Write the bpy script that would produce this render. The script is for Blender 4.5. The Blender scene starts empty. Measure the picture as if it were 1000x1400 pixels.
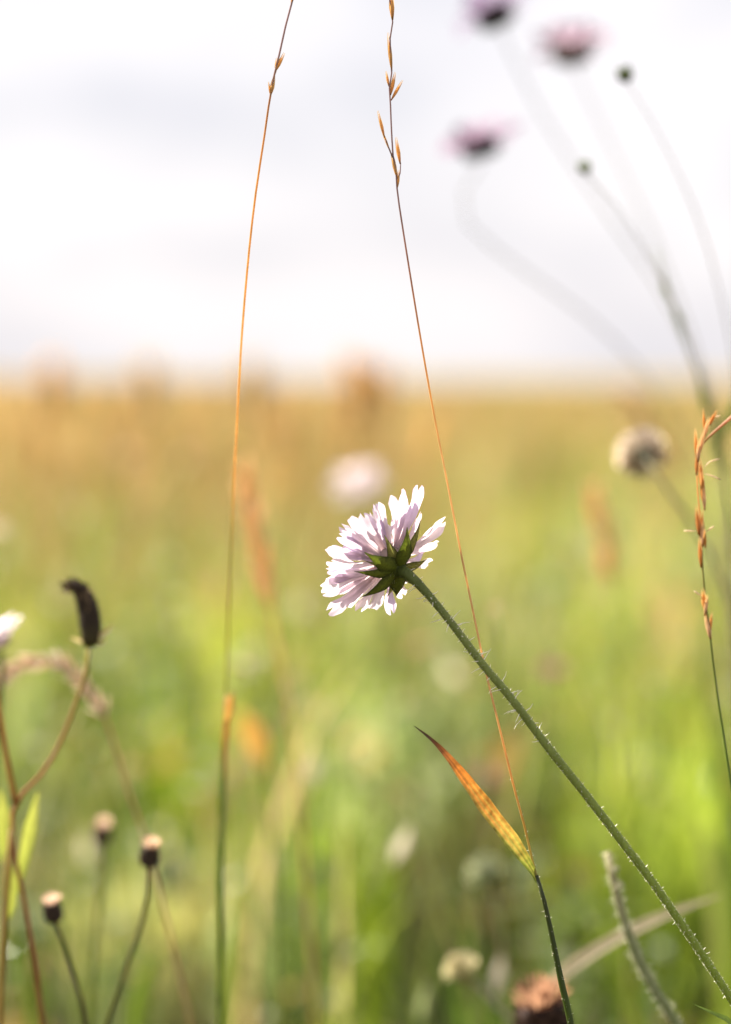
import bpy, math, random
import numpy as np
from mathutils import Vector as V, Matrix

# ------------------------------------------------------------------ camera, sky, sun, exposure
sc = bpy.context.scene
col = sc.collection
CAM_H, LENS, SENS = 0.50, 85.0, 24.0
K = SENS / LENS / 1000.0                     # metres per reference pixel per metre of depth
PITCH = math.atan((700 - 517) * K)
FOCUS = 0.708
cd = bpy.data.cameras.new('camera')
cam = bpy.data.objects.new('camera', cd); col.objects.link(cam); sc.camera = cam
cd.sensor_fit = 'HORIZONTAL'; cd.sensor_width = SENS; cd.lens = LENS
cd.clip_start = 0.01; cd.clip_end = 6000
cam.location = (0, 0, CAM_H); cam.rotation_euler = (math.pi / 2 - PITCH, 0, 0)
cd.dof.use_dof = True; cd.dof.focus_distance = FOCUS; cd.dof.aperture_fstop = 5.1
R_ = V((1, 0, 0)); F_ = V((0, math.cos(PITCH), -math.sin(PITCH))); U_ = V((0, math.sin(PITCH), math.cos(PITCH)))
CAM = V((0, 0, CAM_H))

def P(px, py, d=FOCUS):
    return CAM + F_ * d + R_ * ((px - 500) * K * d) + U_ * ((700 - py) * K * d)

SUN_EL, SUN_AZ = 46.0, -62.0                 # degrees; azimuth from +Y (away from the camera), negative to the left
w = bpy.data.worlds.new('World'); sc.world = w; w.use_nodes = True
nt = w.node_tree; nt.nodes.clear()
N = nt.nodes.new; L = nt.links.new
out = N('ShaderNodeOutputWorld')
sky = N('ShaderNodeTexSky'); sky.sky_type = 'NISHITA'; sky.sun_disc = False
sky.sun_elevation = math.radians(SUN_EL); sky.sun_rotation = math.radians(SUN_AZ)
sky.air_density = 1.0; sky.dust_density = 2.0
bg1 = N('ShaderNodeBackground'); bg1.inputs['Strength'].default_value = 0.05; L(sky.outputs[0], bg1.inputs['Color'])
tc = N('ShaderNodeTexCoord'); mp = N('ShaderNodeMapping'); mp.inputs['Scale'].default_value = (1.0, 1.0, 2.2)
mp.inputs['Location'].default_value = (0.35, 0.1, 0.42)
L(tc.outputs['Generated'], mp.inputs['Vector'])
nz = N('ShaderNodeTexNoise'); nz.inputs['Scale'].default_value = 10.0; nz.inputs['Detail'].default_value = 3.0
nz.inputs['Roughness'].default_value = 0.45
L(mp.outputs[0], nz.inputs['Vector'])
cr = N('ShaderNodeValToRGB')
cr.color_ramp.elements[0].position = 0.32; cr.color_ramp.elements[0].color = (0.77, 0.752, 0.80, 1)
cr.color_ramp.elements[1].position = 0.60; cr.color_ramp.elements[1].color = (0.975, 0.93, 0.945, 1)
L(nz.outputs['Fac'], cr.inputs['Fac'])
bg2 = N('ShaderNodeBackground'); bg2.inputs['Strength'].default_value = 0.28; L(cr.outputs[0], bg2.inputs['Color'])
mx = N('ShaderNodeMixShader'); mx.inputs[0].default_value = 0.9
L(bg1.outputs[0], mx.inputs[1]); L(bg2.outputs[0], mx.inputs[2]); L(mx.outputs[0], out.inputs['Surface'])

sd = bpy.data.lights.new('sun', 'SUN'); sd.energy = 4.6; sd.angle = math.radians(0.6); sd.color = (1.0, 0.92, 0.80)
sun = bpy.data.objects.new('sun', sd); col.objects.link(sun)
e, a = math.radians(SUN_EL), math.radians(SUN_AZ)
sdir = V((math.sin(a) * math.cos(e), math.cos(a) * math.cos(e), math.sin(e)))
sun.rotation_euler = sdir.to_track_quat('Z', 'Y').to_euler(); sun.location = (0, 0, 3)

sc.view_settings.view_transform = 'Standard'; sc.view_settings.look = 'None'
sc.view_settings.exposure = 2.0; sc.view_settings.gamma = 1.0
sc.render.engine = 'CYCLES'
sc.cycles.use_denoising = True
try: sc.cycles.denoiser = 'OPENIMAGEDENOISE'
except Exception: pass
sc.cycles.max_bounces = 8; sc.cycles.transmission_bounces = 6; sc.cycles.diffuse_bounces = 5
sc.cycles.sample_clamp_indirect = 6.0

# ------------------------------------------------------------------ materials
def plant_mat(name, trans=0.35, rough=0.5, spec=0.35, vary=0.25, scale=900.0, stretch=(1, 1, 1), tboost=1.15):
    """Reads the piece's own colour (attribute Col), adds grain, mixes reflecting and light-passing tissue."""
    m = bpy.data.materials.new(name); m.use_nodes = True
    t = m.node_tree; t.nodes.clear(); n = t.nodes.new; l = t.links.new
    o = n('ShaderNodeOutputMaterial')
    at = n('ShaderNodeAttribute'); at.attribute_name = 'Col'
    co = n('ShaderNodeTexCoord'); ma = n('ShaderNodeMapping'); ma.inputs['Scale'].default_value = stretch
    l(co.outputs['Object'], ma.inputs['Vector'])
    no = n('ShaderNodeTexNoise'); no.inputs['Scale'].default_value = scale; no.inputs['Detail'].default_value = 3
    l(ma.outputs[0], no.inputs['Vector'])
    mr = n('ShaderNodeMapRange'); mr.inputs['From Min'].default_value = 0.3; mr.inputs['From Max'].default_value = 0.7
    mr.inputs['To Min'].default_value = 1 - vary; mr.inputs['To Max'].default_value = 1 + vary * 0.6
    l(no.outputs['Fac'], mr.inputs['Value'])
    mu = n('ShaderNodeVectorMath'); mu.operation = 'SCALE'
    l(at.outputs['Color'], mu.inputs[0]); l(mr.outputs[0], mu.inputs['Scale'])
    pb = n('ShaderNodeBsdfPrincipled'); pb.inputs['Roughness'].default_value = rough
    pb.inputs['Specular IOR Level'].default_value = spec
    l(mu.outputs[0], pb.inputs['Base Color'])
    bp = n('ShaderNodeBump'); bp.inputs['Strength'].default_value = 0.25; bp.inputs['Distance'].default_value = 0.0002
    l(no.outputs['Fac'], bp.inputs['Height']); l(bp.outputs[0], pb.inputs['Normal'])
    if trans > 0:
        tr = n('ShaderNodeBsdfTranslucent')
        m2 = n('ShaderNodeVectorMath'); m2.operation = 'MULTIPLY'
        m2.inputs[1].default_value = (tboost, tboost, tboost * 0.9)
        l(mu.outputs[0], m2.inputs[0]); l(m2.outputs[0], tr.inputs['Color'])
        ms = n('ShaderNodeMixShader'); ms.inputs[0].default_value = trans
        l(pb.outputs[0], ms.inputs[1]); l(tr.outputs[0], ms.inputs[2]); l(ms.outputs[0], o.inputs['Surface'])
    else:
        l(pb.outputs[0], o.inputs['Surface'])
    return m

M = {
    'petal': plant_mat('petal_tissue', 0.58, 0.6, 0.2, 0.10, 500, (1, 1, 1), 1.05),
    'bract': plant_mat('bract_tissue', 0.30, 0.5, 0.35, 0.35, 1500),
    'stem': plant_mat('green_stem', 0.3, 0.5, 0.18, 0.22, 1400, (1, 1, 0.15)),
    'hair': plant_mat('plant_hair', 0.45, 0.5, 0.4, 0.1, 300),
    'straw': plant_mat('dry_straw', 0.45, 0.5, 0.35, 0.2, 1200, (1, 1, 0.1)),
    'leaf': plant_mat('grass_leaf', 0.45, 0.4, 0.5, 0.22, 700, (1, 1, 0.3)),
    'dark': plant_mat('dead_bud', 0.05, 0.7, 0.2, 0.4, 900),
    'meadow': plant_mat('meadow_leaf', 0.5, 0.5, 0.10, 0.2, 60),
    'cover': plant_mat('cover_leaf', 0.42, 0.4, 0.16, 0.2, 60),
    'gloss': plant_mat('glossy_leaflet', 0.35, 0.3, 0.35, 0.2, 60),
    'dying': plant_mat('dying_leaf', 0.4, 0.5, 0.35, 0.55, 420, (1, 1, 1)),
    'dry': plant_mat('meadow_straw', 0.4, 0.5, 0.12, 0.2, 60),
}

def ground_mat():
    m = bpy.data.materials.new('meadow_soil'); m.use_nodes = True
    t = m.node_tree; n = t.nodes.new; l = t.links.new
    pb = t.nodes['Principled BSDF']; pb.inputs['Roughness'].default_value = 0.9; pb.inputs['Specular IOR Level'].default_value = 0.1
    co = n('ShaderNodeTexCoord')
    n1 = n('ShaderNodeTexNoise'); n1.inputs['Scale'].default_value = 0.35; n1.inputs['Detail'].default_value = 6; n1.inputs['Roughness'].default_value = 0.65
    n2 = n('ShaderNodeTexNoise'); n2.inputs['Scale'].default_value = 28; n2.inputs['Detail'].default_value = 5
    l(co.outputs['Object'], n1.inputs['Vector']); l(co.outputs['Object'], n2.inputs['Vector'])
    r1 = n('ShaderNodeValToRGB'); e = r1.color_ramp.elements
    e[0].position = 0.35; e[0].color = (0.05, 0.042, 0.022, 1); e[1].position = 0.65; e[1].color = (0.09, 0.07, 0.04, 1)
    l(n1.outputs['Fac'], r1.inputs['Fac'])
    r2 = n('ShaderNodeValToRGB'); e = r2.color_ramp.elements
    e[0].position = 0.3; e[0].color = (0.55, 0.5, 0.42, 1); e[1].position = 0.7; e[1].color = (1, 1, 1, 1)
    l(n2.outputs['Fac'], r2.inputs['Fac'])
    mm = n('ShaderNodeMix'); mm.data_type = 'RGBA'; mm.blend_type = 'MULTIPLY'; mm.inputs[0].default_value = 1.0
    l(r1.outputs[0], mm.inputs[6]); l(r2.outputs[0], mm.inputs[7]); l(mm.outputs[2], pb.inputs['Base Color'])
    bp = n('ShaderNodeBump'); bp.inputs['Distance'].default_value = 0.02; l(n2.outputs['Fac'], bp.inputs['Height']); l(bp.outputs[0], pb.inputs['Normal'])
    return m
M['ground'] = ground_mat()

# ------------------------------------------------------------------ mesh helpers
def lerp(a, b, t): return tuple(a[i] + (b[i] - a[i]) * t for i in range(3))

def cat_rom(pts, n):
    """n points along a smooth curve through pts, plus each one's position 0..1 along the control points."""
    if len(pts) == 2:
        return [pts[0].lerp(pts[1], i / (n - 1)) for i in range(n)]
    p = [pts[0] * 2 - pts[1]] + list(pts) + [pts[-1] * 2 - pts[-2]]
    seg = [(pts[i + 1] - pts[i]).length for i in range(len(pts) - 1)]
    tot = sum(seg); res = []
    for k in range(n):
        s = tot * k / (n - 1); i = 0
        while i < len(seg) - 1 and s > seg[i]: s -= seg[i]; i += 1
        t = min(1, s / max(seg[i], 1e-9))
        a, b, c, d = p[i], p[i + 1], p[i + 2], p[i + 3]
        res.append(0.5 * ((2 * b) + (c - a) * t + (2 * a - 5 * b + 4 * c - d) * t * t + (3 * b - a - 3 * c + d) * t ** 3))
    return res

def ramp(stops, t):
    """stops: [(t, value)], value a number or a colour."""
    if t <= stops[0][0]: return stops[0][1]
    for (t0, a), (t1, b) in zip(stops, stops[1:]):
        if t <= t1:
            u = (t - t0) / max(t1 - t0, 1e-9)
            return a + (b - a) * u if isinstance(a, (int, float)) else lerp(a, b, u)
    return stops[-1][1]

class MB:
    def __init__(s): s.v = []; s.f = []; s.c = []
    def add(s, vs, fs, cs):
        o = len(s.v); s.v += [tuple(x) for x in vs]; s.f += [tuple(i + o for i in q) for q in fs]; s.c += [tuple(c) for c in cs]
    def tube(s, pts, rad, colr, sides=8, cap=True):
        n = len(pts); vs = []; cs = []; fs = []
        up = V((0.3, -0.9, 0.2)); x = None
        for i, p in enumerate(pts):
            tg = (pts[min(i + 1, n - 1)] - pts[max(i - 1, 0)]).normalized()
            x = (up if x is None else x); x = (x - tg * x.dot(tg)).normalized(); y = tg.cross(x)
            t = i / (n - 1); r = ramp(rad, t) if isinstance(rad, list) else rad
            c = ramp(colr, t) if isinstance(colr, list) else colr
            for k in range(sides):
                an = 2 * math.pi * k / sides
                vs.append(p + x * (math.cos(an) * r) + y * (math.sin(an) * r)); cs.append(c)
        for i in range(n - 1):
            for k in range(sides):
                a_, b_ = i * sides + k, i * sides + (k + 1) % sides
                fs.append((a_, b_, b_ + sides, a_ + sides))
        if cap: fs.append(tuple(range(sides))[::-1]); fs.append(tuple((n - 1) * sides + k for k in range(sides)))
        s.add(vs, fs, cs); return s
    def blade(s, pts, widths, nrm, colf, cols=5, fold=0.35, twist=0.0):
        """strip along pts; widths: ramp of half widths; nrm: facing; colf(t, u) colour with u in -1..1."""
        n = len(pts); vs = []; cs = []; fs = []
        for i, p in enumerate(pts):
            t = i / (n - 1)
            tg = (pts[min(i + 1, n - 1)] - pts[max(i - 1, 0)]).normalized()
            sd_ = tg.cross(nrm).normalized(); nn = sd_.cross(tg).normalized()
            if twist: 
                q = Matrix.Rotation(twist * t, 3, tg); sd_ = q @ sd_; nn = q @ nn
            hw = ramp(widths, t)
            for k in range(cols):
                u = -1 + 2 * k / (cols - 1)
                vs.append(p + sd_ * (u * hw) + nn * (abs(u) * hw * fold)); cs.append(colf(t, u))
        for i in range(n - 1):
            for k in range(cols - 1):
                a_ = i * cols + k; fs.append((a_, a_ + 1, a_ + cols + 1, a_ + cols))
        s.add(vs, fs, cs); return s
    def spindle(s, base, tip, prof, colr, sides=8, rings=9):
        """a seed or bud: turned profile from base to tip."""
        pts = [base.lerp(tip, i / (rings - 1)) for i in range(rings)]
        return s.tube(pts, prof, colr, sides)
    def build(s, name, mat, parent=None, smooth=True, org=None):
        me = bpy.data.meshes.new(name)
        root = parent
        while root is not None and root.parent is not None: root = root.parent
        o0 = V(org) if org is not None else (root.location if root is not None else V((0, 0, 0)))
        me.from_pydata([(x - o0.x, y - o0.y, z - o0.z) for x, y, z in s.v], [], s.f)
        at = me.color_attributes.new('Col', 'FLOAT_COLOR', 'POINT')
        at.data.foreach_set('color', np.array([(c[0], c[1], c[2], 1) for c in s.c], dtype=np.float32).ravel())
        if smooth: me.polygons.foreach_set('use_smooth', [True] * len(me.polygons))
        me.materials.append(mat); me.update()
        o = bpy.data.objects.new(name, me); col.objects.link(o)
        if parent is not None: o.parent = parent
        elif org is not None: o.location = o0
        return o

def tag(o, label=None, cat=None, group=None, kind=None):
    if label: o['label'] = label
    if cat: o['category'] = cat
    if group: o['group'] = group
    if kind: o['kind'] = kind
    return o

def thing(name, foot, label, cat, group=None):
    o = bpy.data.objects.new(name, None); col.objects.link(o); o.location = (foot[0], foot[1], 0.0)
    o.empty_display_size = 0.02
    return tag(o, label, cat, group)

def to_ground(pts, lean=0.35, n=5):
    """carry a path on from its last point down into the soil, easing upright."""
    p = pts[-1]; d = (pts[-1] - pts[-2]).normalized()
    h = p.z + 0.012
    end = V((p.x + (d.x / max(-d.z, 0.15)) * h * lean, p.y + (d.y / max(-d.z, 0.15)) * h * lean, -0.012))
    c = p + d * h * 0.45
    return list(pts) + [(p * (1 - t) ** 2 + c * 2 * t * (1 - t) + end * t * t) for t in [i / n for i in range(1, n + 1)]]

def hairs(mb, pts, rad, dens, lmin, lmax, rng, colr=(0.85, 0.83, 0.72), r=0.00004):
    for i in range(len(pts) - 1):
        a_, b_ = pts[i], pts[i + 1]; tg = (b_ - a_).normalized()
        x = tg.orthogonal().normalized(); y = tg.cross(x)
        cnt = (b_ - a_).length * dens
        cnt = int(cnt) + (rng.random() < cnt % 1)
        for _ in range(cnt):
            an = rng.uniform(0, 2 * math.pi); d = x * math.cos(an) + y * math.sin(an)
            p = a_.lerp(b_, rng.random()) + d * (rad * 0.85)
            d2 = (d + tg * rng.uniform(-0.5, 0.5)).normalized(); ln = rng.uniform(lmin, lmax) * (1 if rng.random() < 0.5 else 0.5)
            q = p + d2 * ln * 0.6; e_ = q + (d2 + tg * rng.uniform(-0.5, 0.5)).normalized() * ln * 0.4
            mb.tube([p, q, e_], [(0, r * 1.5), (1, r * 0.45)], colr, 3, False)

# ------------------------------------------------------------------ ground
mb = MB(); S = 3000.0
xs = [-S, -400, -60, -12, -3, 0, 3, 12, 60, 400, S]; ys = [-400, -60, -12, -3, 0, 3, 12, 60, 400, S]
vs = [(x, y, 0.0) for y in ys for x in xs]; nx = len(xs)
mb.add(vs, [(j * nx + i, j * nx + i + 1, (j + 1) * nx + i + 1, (j + 1) * nx + i) for j in range(len(ys) - 1) for i in range(nx - 1)], [(0.2, 0.2, 0.08)] * len(vs))
tag(mb.build('ground', M['ground'], org=(0, 0, 0)), 'meadow ground running to the horizon', None, None, 'structure')

mb = MB(); vs = []; fs = []
fx = np.linspace(-1, 1, 61); fy = [62, 66, 72, 82, 100, 130, 180, 260, 400, 700, 1300, 2900]
for j, y_ in enumerate(fy):
    for i_, u_ in enumerate(fx):
        x_ = u_ * (40 + y_ * .9); vs.append((x_, y_, (0.0 if j == 0 else 0.26) + (0.07 * math.sin(x_ * .9 + j) + .05 * math.sin(x_ * 2.3 + j * 2)) * (0 if j == 0 else 1)))
for j in range(len(fy) - 1):
    for i_ in range(60): a_ = j * 61 + i_; fs.append((a_, a_ + 1, a_ + 62, a_ + 61))
mb.add(vs, fs, [(0.21, 0.165, 0.07)] * len(vs)); M['far'] = plant_mat('far_field_canopy', 0, 0.9, 0.05, 0.35, 0.6)
tag(mb.build('far_field', M['far'], org=(0, 0, 0)), 'distant straw coloured field meeting the sky', None, None, 'structure')

# ------------------------------------------------------------------ the sward
rs = np.random.RandomState(11)
def patch(x, y, s=1.0, ph=0.0):
    return (np.sin(x * 2.1 * s + 1.3 * y * s + ph) + np.sin(y * 1.7 * s - x * 1.1 * s + 2.0 + ph * 1.7) + np.sin((x + y) * 3.3 * s + ph * 0.6) * 0.6) / 2.6

def mesh_np(name, verts, tris, colr, mat, label, cat):
    me = bpy.data.meshes.new(name)
    me.vertices.add(len(verts)); me.vertices.foreach_set('co', verts.astype(np.float32).ravel())
    me.loops.add(tris.size); me.loops.foreach_set('vertex_index', tris.astype(np.int32).ravel())
    me.polygons.add(len(tris)); me.polygons.foreach_set('loop_start', np.arange(0, tris.size, 3, dtype=np.int32))
    me.polygons.foreach_set('loop_total', np.full(len(tris), 3, dtype=np.int32))
    at = me.color_attributes.new('Col', 'FLOAT_COLOR', 'POINT')
    at.data.foreach_set('color', np.concatenate([colr, np.ones((len(colr), 1))], 1).astype(np.float32).ravel())
    me.materials.append(mat); me.update(calc_edges=True); me.validate()
    o = bpy.data.objects.new(name, me); col.objects.link(o)
    return tag(o, label, cat, None, 'stuff')

def scatter(d0, d1, dens, half0=1.0, half1=0.6):
    """random points between distances d0 and d1, at dens per square metre (dens may be a function of distance)."""
    area = (d1 - d0) * 2 * (half0 + half1 * (d0 + d1) / 2); n = int(area * dens)
    y = d0 + (d1 - d0) * rs.rand(n); x = (rs.rand(n) * 2 - 1) * (half0 + half1 * y)
    return x, y

def blades(x, y, h, wd, bend, c0, c1, z0=None):
    n = len(x); az = rs.rand(n) * 2 * np.pi; sa = az + np.pi / 2 + (rs.rand(n) - .5) * 1.2
    T = np.array([0.0, 0.45, 0.78, 1.0]); W = [1.0, 0.9, 0.55]
    z0 = np.zeros(n) if z0 is None else z0
    vs = np.zeros((n, 7, 3)); cs = np.zeros((n, 7, 3))
    for i, t in enumerate(T):
        px = x + np.cos(az) * h * bend * t * t; py = y + np.sin(az) * h * bend * t * t
        pz = z0 + h * t * (1 - 0.42 * bend * t)
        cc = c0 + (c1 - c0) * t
        if i < 3:
            for s_, k in ((-1, 0), (1, 1)):
                vs[:, i * 2 + k] = np.stack([px + s_ * np.cos(sa) * wd * W[i] * .5, py + s_ * np.sin(sa) * wd * W[i] * .5, pz], 1)
                cs[:, i * 2 + k] = cc
        else:
            vs[:, 6] = np.stack([px, py, pz], 1); cs[:, 6] = cc
    tri = np.array([[0, 1, 3], [0, 3, 2], [2, 3, 5], [2, 5, 4], [4, 5, 6]])
    return vs.reshape(-1, 3), (tri[None] + 7 * np.arange(n)[:, None, None]).reshape(-1, 3), cs.reshape(-1, 3)

def joinm(parts):
    o = 0; v = []; f = []; c = []
    for a_, b_, d_ in parts: v.append(a_); f.append(b_ + o); c.append(d_); o += len(a_)
    return np.concatenate(v), np.concatenate(f), np.concatenate(c)

GREENS = np.array([(0.085, 0.125, 0.016), (0.13, 0.17, 0.022), (0.19, 0.21, 0.04), (0.10, 0.15, 0.045), (0.25, 0.235, 0.07)])
STRAWS = np.array([(0.56, 0.39, 0.19), (0.48, 0.37, 0.18), (0.58, 0.42, 0.22), (0.54, 0.32, 0.12), (0.42, 0.36, 0.15)])
def pick(pal, n, jit=0.18):
    return pal[rs.randint(0, len(pal), n)] * (1 + (rs.rand(n, 1) - .5) * 2 * jit)
def green_at(x, y):
    n = len(x); p = patch(x, y, 1.6, 0.4) + (rs.rand(n) - .5) * 0.9
    i = np.clip(((p + 1) / 2 * len(GREENS)).astype(int), 0, len(GREENS) - 1)
    return GREENS[i] * (1 + (rs.rand(n, 1) - .5) * 0.3)

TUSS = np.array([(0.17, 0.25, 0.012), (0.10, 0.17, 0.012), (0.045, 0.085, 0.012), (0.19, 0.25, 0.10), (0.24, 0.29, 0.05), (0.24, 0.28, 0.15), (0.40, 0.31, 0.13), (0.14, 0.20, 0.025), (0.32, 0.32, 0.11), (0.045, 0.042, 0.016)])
TW = np.array([2.0, 1.8, 2.6, .7, 1.1, .6, .25, 1.5, .3, 1.3]); FW = np.array([1.0, .8, .4, 1.8, 2.0, 1.8, .7, 1.0, 1.6, .1])  # near bands weighted to dark colours, standing in for shaded clump sides
parts = []
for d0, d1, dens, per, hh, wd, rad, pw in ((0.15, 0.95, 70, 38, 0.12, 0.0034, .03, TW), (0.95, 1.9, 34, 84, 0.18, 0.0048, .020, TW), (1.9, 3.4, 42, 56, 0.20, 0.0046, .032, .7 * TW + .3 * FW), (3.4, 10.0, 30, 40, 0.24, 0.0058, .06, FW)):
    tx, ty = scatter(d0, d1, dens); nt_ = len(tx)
    ti = rs.choice(len(TUSS), nt_, p=pw / pw.sum()); tcol = TUSS[ti] * np.clip(np.exp(rs.randn(nt_, 1) * (.38 if d0 < 3 else .2)), .4, 1.7) * (.72 if d0 < 1.9 else 1.25); th = (0.5 + 0.85 * rs.rand(nt_)) * (1 + 0.2 * patch(tx, ty, 1.9, 1.0))  # near tussocks darkened and varied in tone, shade put into their colour
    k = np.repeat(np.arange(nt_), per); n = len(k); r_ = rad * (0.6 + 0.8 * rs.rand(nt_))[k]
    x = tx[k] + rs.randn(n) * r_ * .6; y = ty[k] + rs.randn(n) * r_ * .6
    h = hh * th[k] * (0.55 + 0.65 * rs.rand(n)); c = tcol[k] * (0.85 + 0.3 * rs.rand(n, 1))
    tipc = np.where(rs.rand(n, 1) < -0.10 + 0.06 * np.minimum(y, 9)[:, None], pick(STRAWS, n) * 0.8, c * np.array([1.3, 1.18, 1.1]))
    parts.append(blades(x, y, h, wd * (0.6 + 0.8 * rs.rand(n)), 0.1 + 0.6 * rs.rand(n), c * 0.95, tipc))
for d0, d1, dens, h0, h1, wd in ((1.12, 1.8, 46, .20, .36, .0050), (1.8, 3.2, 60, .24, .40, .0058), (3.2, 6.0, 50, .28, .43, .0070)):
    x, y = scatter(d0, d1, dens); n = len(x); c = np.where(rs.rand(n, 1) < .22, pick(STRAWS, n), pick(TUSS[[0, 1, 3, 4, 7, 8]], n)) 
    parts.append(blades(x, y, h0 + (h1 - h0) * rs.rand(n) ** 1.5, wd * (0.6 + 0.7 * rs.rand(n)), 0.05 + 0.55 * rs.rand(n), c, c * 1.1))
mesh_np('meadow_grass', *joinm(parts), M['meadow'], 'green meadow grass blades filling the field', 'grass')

parts = []
for d0, d1, dens, wd in ((10, 24, 240, 0.014), (24, 70, 34, 0.05)):
    x, y = scatter(d0, d1, dens, 2.0, 0.6); n = len(x)
    mixc = (rs.rand(n, 1) < 0.62 - 0.1 * patch(x, y, .3)[:, None])
    c = np.where(mixc, pick(STRAWS, n) * 1.05, green_at(x, y) * 1.5)
    parts.append(blades(x, y, 0.30 * (0.7 + 0.5 * rs.rand(n)), wd * (0.6 + 0.8 * rs.rand(n)), 0.1 + 0.5 * rs.rand(n), c * 0.95, c))
mesh_np('distant_grass', *joinm(parts), M['dry'], 'straw coloured grass of the far field below the horizon', 'grass')

# low broad leaves between the grass, each on its own little stalk
def broad(x, y, z, ln, wd):
    n = len(x); az = rs.rand(n) * 2 * np.pi; tilt = 0.2 + rs.rand(n) * 0.9; roll = (rs.rand(n) - .5) * 1.0
    dx, dy = np.cos(az), np.sin(az); ct, st = np.cos(tilt), np.sin(tilt)
    vs = np.zeros((n, 10, 3)); 
    prof = [(0, 0), (.3, .42), (.62, .5), (.88, .28), (1, 0)]
    base = np.stack([x, y, z], 1); fw = np.stack([dx * ct, dy * ct, st], 1); sd_ = np.stack([-dy * np.cos(roll), dx * np.cos(roll), np.sin(roll)], 1)
    ix = 0
    dn = np.zeros((n, 3)); dn[:, 2] = -1
    for t, hw in prof:
        c_ = base + fw * (ln * t)[:, None] + dn * (ln * 0.35 * t * t)[:, None]
        if hw == 0: vs[:, ix] = c_; ix += 1
        else:
            vs[:, ix] = c_ - sd_ * (wd * hw)[:, None]; vs[:, ix + 1] = c_ + sd_ * (wd * hw)[:, None]; ix += 2
    vs[:, 8] = np.stack([x - dx * 0.02 - 0.0008, y - dy * 0.02, np.zeros(n)], 1); vs[:, 9] = np.stack([x - dx * 0.02 + 0.0008, y - dy * 0.02, np.zeros(n)], 1)
    tri = np.array([[0, 1, 2], [1, 3, 2], [2, 3, 4], [3, 5, 4], [4, 5, 6], [5, 7, 6], [8, 9, 0]])
    tri = np.array([[0, 2, 1], [1, 2, 4], [1, 4, 3], [3, 4, 6], [3, 6, 5], [5, 6, 7], [8, 9, 0]])
    return vs.reshape(-1, 3), (tri[None] + 10 * np.arange(n)[:, None, None]).reshape(-1, 3)
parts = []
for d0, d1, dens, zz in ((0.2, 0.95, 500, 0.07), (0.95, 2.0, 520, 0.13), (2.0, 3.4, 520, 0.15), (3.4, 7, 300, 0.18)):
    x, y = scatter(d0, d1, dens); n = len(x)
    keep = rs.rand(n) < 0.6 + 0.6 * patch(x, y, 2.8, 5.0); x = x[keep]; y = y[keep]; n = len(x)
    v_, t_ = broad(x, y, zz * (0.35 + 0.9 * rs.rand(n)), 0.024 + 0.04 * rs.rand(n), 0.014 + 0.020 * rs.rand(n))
    c = (.62 if d0 < 1.9 else 1.1) * np.array([(0.045, 0.08, 0.012), (0.12, 0.18, 0.02), (0.13, 0.17, 0.07), (0.23, 0.26, 0.15), (0.30, 0.20, 0.05)])[rs.randint(0, 5, n)] * (0.8 + 0.4 * rs.rand(n, 1))  # near leaves coloured darker, in place of dark shaded gaps
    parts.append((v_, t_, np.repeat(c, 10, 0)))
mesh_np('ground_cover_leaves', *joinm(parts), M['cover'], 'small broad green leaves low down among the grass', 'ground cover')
parts = []
for d0, d1, dens, zz in ((0.95, 1.7, 170, 0.17), (1.7, 4.5, 380, 0.22)):
    x, y = scatter(d0, d1, dens); n = len(x)
    keep = rs.rand(n) < 0.45 + 0.7 * patch(x, y, 3.1, 8.0); x = x[keep]; y = y[keep]; n = len(x)
    v_, t_ = broad(x, y, zz * (0.5 + 0.6 * rs.rand(n)), 0.009 + 0.009 * rs.rand(n), 0.006 + 0.007 * rs.rand(n))
    c = np.array([(0.16, 0.21, 0.08), (0.26, 0.30, 0.18), (0.20, 0.25, 0.06), (0.36, 0.36, 0.24)])[rs.randint(0, 4, n)] * (0.8 + 0.4 * rs.rand(n, 1))
    parts.append((v_, t_, np.repeat(c, 10, 0)))
mesh_np('clover_leaflets', *joinm(parts), M['gloss'], 'tiny glossy pale leaflets glinting among the grass', 'ground cover')

# dry culms with seed heads standing above the sward, too many to count
def culms(x, y, h, hl, hw, cst, chd):
    n = len(x); az = rs.rand(n) * 2 * np.pi; ben = 0.05 + 0.25 * rs.rand(n)
    def pos(t): return np.stack([x + np.cos(az) * h * ben * t * t, y + np.sin(az) * h * ben * t * t, h * t * (1 - 0.25 * ben * t)], 1)
    vs = np.zeros((n, 20, 3)); cs = np.zeros((n, 20, 3)); k = 0; tris = []
    wst = 0.0007 + 0.0002 * y
    ta = 1 - hl / h
    for ax in (0, 1):
        sdv = np.stack([np.cos(az * 3 + ax * np.pi / 2), np.sin(az * 3 + ax * np.pi / 2), np.zeros(n)], 1)
        b = k
        for tt in (0 * ta, ta * .55, ta):
            p = pos(tt); vs[:, k] = p - sdv * wst[:, None]; vs[:, k + 1] = p + sdv * wst[:, None]; cs[:, k] = cst; cs[:, k + 1] = cst; k += 2
        tris += [[b, b + 1, b + 3], [b, b + 3, b + 2], [b + 2, b + 3, b + 5], [b + 2, b + 5, b + 4]]
        b = k
        tm = ta + (1 - ta) * .45
        p0, p1, p2 = pos(ta), pos(tm), pos(np.ones(n))
        vs[:, k] = p0; vs[:, k + 1] = p1 - sdv * hw[:, None]; vs[:, k + 2] = p1 + sdv * hw[:, None]; vs[:, k + 3] = p2
        cs[:, k:k + 4] = chd[:, None]; k += 4
        tris += [[b, b + 2, b + 1], [b + 1, b + 2, b + 3]]
    tri = np.array(tris)
    return vs.reshape(-1, 3), (tri[None] + 20 * np.arange(n)[:, None, None]).reshape(-1, 3), cs.reshape(-1, 3)
parts = []
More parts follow.
